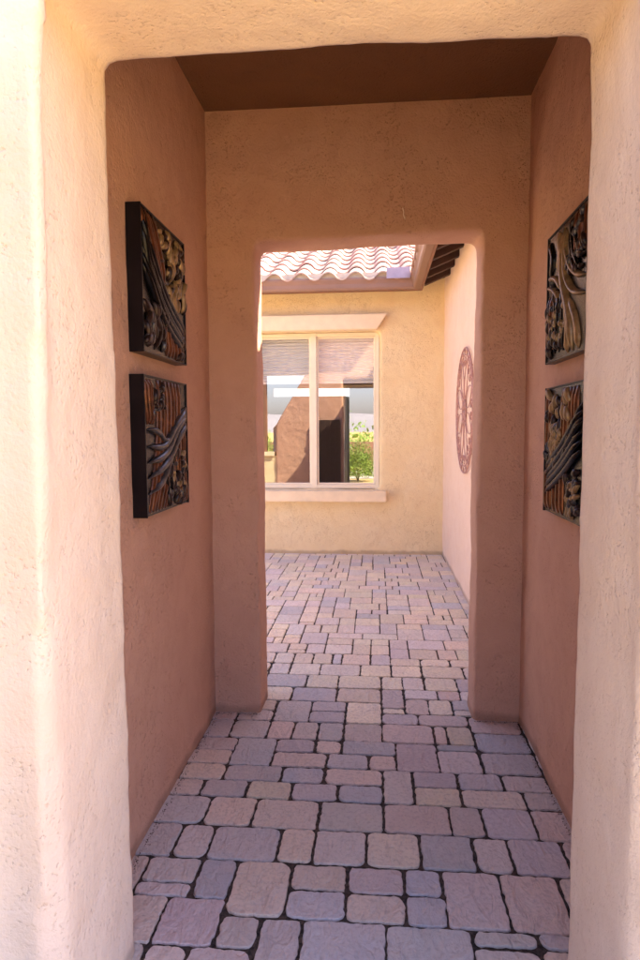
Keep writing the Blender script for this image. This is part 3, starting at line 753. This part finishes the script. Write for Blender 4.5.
leaf2 = empty('gate', (-0.675, 3.655, 0), 'dark brown plank gate leaf folded flat on the courtyard side of the inner doorway', 'gate')
bm = bmesh.new()
for k in range(5): box(bm, -0.50+k*0.1+0.002, -0.40+k*0.1-0.002, 0.0, 0.035, 0.03, 1.74)
bmesh.ops.bevel(bm, geom=bm.edges[:], offset=0.003, segments=1, affect='EDGES')
M_plank = simple('dark_plank', (0.035, 0.018, 0.014), 0.5, var=0.3)
new_obj('planks', bm, M_plank, leaf2)
for z in (0.3, 1.4):
    bm = bmesh.new(); box(bm, -0.49, -0.01, 0.036, 0.055, z, z+0.09); new_obj('brace', bm, M_plank, leaf2)
bm = bmesh.new(); tube(bm, [(-0.44, 0.035, 1.05), (-0.44, 0.085, 1.05), (-0.44, 0.085, 1.2), (-0.44, 0.035, 1.2)], 0.009, 8); new_obj('handle', bm, M_handle, leaf2)

# ------------------------------------------------------------------ planting and a low wall behind the viewer
def bush(name, loc, r, h_, n, seed, label):
    rnd = random.Random(seed)
    root = empty(name, loc, label, 'bush', 'desert bushes in front of the house')
    bm = bmesh.new()
    for k in range(n):
        a = rnd.uniform(0, 2*math.pi); ph = math.acos(rnd.uniform(-0.1, 1)); q = rnd.uniform(0.45, 1.05)*(1+0.25*noise.noise(Vector((a*2, ph*3, seed))))
        c = Vector((r*q*math.sin(ph)*math.cos(a), r*q*math.sin(ph)*math.sin(a), h_*0.15+h_*0.85*q*math.cos(ph)))
        d = Vector((rnd.gauss(0, 1), rnd.gauss(0, 1), rnd.gauss(0.4, 1))).normalized(); s = d.cross(Vector((rnd.gauss(0, 1), rnd.gauss(0, 1), rnd.gauss(0, 1)))).normalized()
        l_ = rnd.uniform(0.04, 0.08)
        bm.faces.new([bm.verts.new(c), bm.verts.new(c+d*l_*.5+s*l_*.22), bm.verts.new(c+d*l_), bm.verts.new(c+d*l_*.5-s*l_*.22)])
    new_obj('foliage', bm, M_leaf, root)
    bm = bmesh.new()
    for k in range(9):
        a = rnd.uniform(0, 6.28); e = Vector((r*.7*math.cos(a), r*.7*math.sin(a), h_*rnd.uniform(.5, .85)))
        tube(bm, [(0, 0, -0.06), e*0.5+Vector((0, 0, .05)), e], 0.012, 5, r_fn=lambda t: 0.014*(1-t)+0.004)
    new_obj('stems', bm, M_bark, root)
bush('bush', (-0.55, -3.9, 0), 0.62, 1.15, 6000, 5, 'bright green rounded bush in the gravel, reflected in the right window pane')
bush('bush', (-3.4, -2.2, 0), 0.8, 1.3, 6000, 6, 'wide green bush in the gravel left of the entry opening')
bush('bush', (-4.2, 1.6, 0), 0.9, 1.7, 7000, 8, 'tall green bush beyond the low courtyard wall')
bush('bush', (3.6, -4.4, 0), 0.7, 1.1, 5000, 9, 'small green bush in the gravel right of the entry path')
bm = bmesh.new(); box(bm, -14, 10, -13.2, -12.9, -0.1, 1.0); bmesh.ops.bevel(bm, geom=bm.edges[:], offset=0.03, segments=2, affect='EDGES')
o = new_obj('low_wall', bm, simple('far_wall_paint', (0.36, 0.20, 0.15), 0.9, bump=0.4)); o['label'] = 'low brown stucco wall across the driveway'; o['category'] = 'wall'
def scrub(loc, seed):
    pass
bm = bmesh.new(); rnd = random.Random(4)
for k in range(16000):
    x = rnd.uniform(-50, 30); y = rnd.uniform(-60, -16); c = Vector((x, y, rnd.uniform(0, 1.5)*abs(noise.noise(Vector((x*.4, y*.4, 0))))*3.0))
    d = Vector((rnd.gauss(0, 1), rnd.gauss(0, 1), rnd.gauss(0, 1))).normalized()*0.16; s = d.cross(Vector((0.3, 0.2, 1))).normalized()*.1
    bm.faces.new([bm.verts.new(c-d), bm.verts.new(c+s), bm.verts.new(c+d), bm.verts.new(c-s)])
o = new_obj('desert_scrub', bm, M_leaf); o['kind'] = 'stuff'; o['label'] = 'green desert scrub beyond the driveway'; o['category'] = 'scrub'

# ------------------------------------------------------------------ light
SKY, SUN = 0.62, 26.0
sun_dir = Vector((1.0, 0.45, 1.3)).normalized()      # towards the sun
elev = math.asin(sun_dir.z); az = math.atan2(sun_dir.x, sun_dir.y)
w = bpy.data.worlds.new('World'); sc.world = w; w.use_nodes = True; nt = w.node_tree
bg = nt.nodes['Background']
sky = nt.nodes.new('ShaderNodeTexSky'); sky.sky_type = 'NISHITA'; sky.sun_disc = False
sky.sun_elevation = elev; sky.sun_rotation = az; sky.air_density = 1.0; sky.dust_density = 2.0; sky.ozone_density = 1.0
nt.links.new(mixc(nt, 1.0, sky.outputs[0], (1.05, 0.92, 1.03), 'MULTIPLY'), bg.inputs[0]); bg.inputs[1].default_value = SKY
ld = bpy.data.lights.new('sun', 'SUN'); ld.energy = SUN; ld.angle = R(0.5); ld.color = (1.0, 0.86, 0.60)
lo = bpy.data.objects.new('sun', ld); COL.objects.link(lo)
lo.rotation_euler = (-sun_dir).to_track_quat('-Z', 'Y').to_euler(); lo.location = sun_dir*30

# ------------------------------------------------------------------ camera
yaw, pitch, roll = R(5.0), R(4.47), R(0.35)
F = Vector((-math.sin(yaw)*math.cos(pitch), math.cos(yaw)*math.cos(pitch), -math.sin(pitch)))
Rt = Vector((math.cos(yaw), math.sin(yaw), 0)); U = Rt.cross(F)
c_, s_ = math.cos(roll), math.sin(roll)
r2 = Rt*c_ - U*s_; u2 = U*c_ + Rt*s_
cd = bpy.data.cameras.new('camera'); co = bpy.data.objects.new('camera', cd); COL.objects.link(co)
mtx = Matrix((r2, u2, -F)).transposed().to_4x4(); mtx.translation = (0, 0, 1.55); co.matrix_world = mtx
cd.sensor_fit = 'VERTICAL'; cd.sensor_height = 36; cd.lens = 24.0; cd.clip_start = 0.05; cd.clip_end = 2000
sc.camera = co
sc.view_settings.view_transform = 'Standard'; sc.view_settings.look = 'None'; sc.view_settings.exposure = 0; sc.view_settings.gamma = 1
sc.render.engine = 'CYCLES'
sc.cycles.use_adaptive_sampling = True; sc.cycles.adaptive_threshold = 0.02
sc.cycles.max_bounces = 10; sc.cycles.diffuse_bounces = 5; sc.cycles.glossy_bounces = 4; sc.cycles.transparent_max_bounces = 8
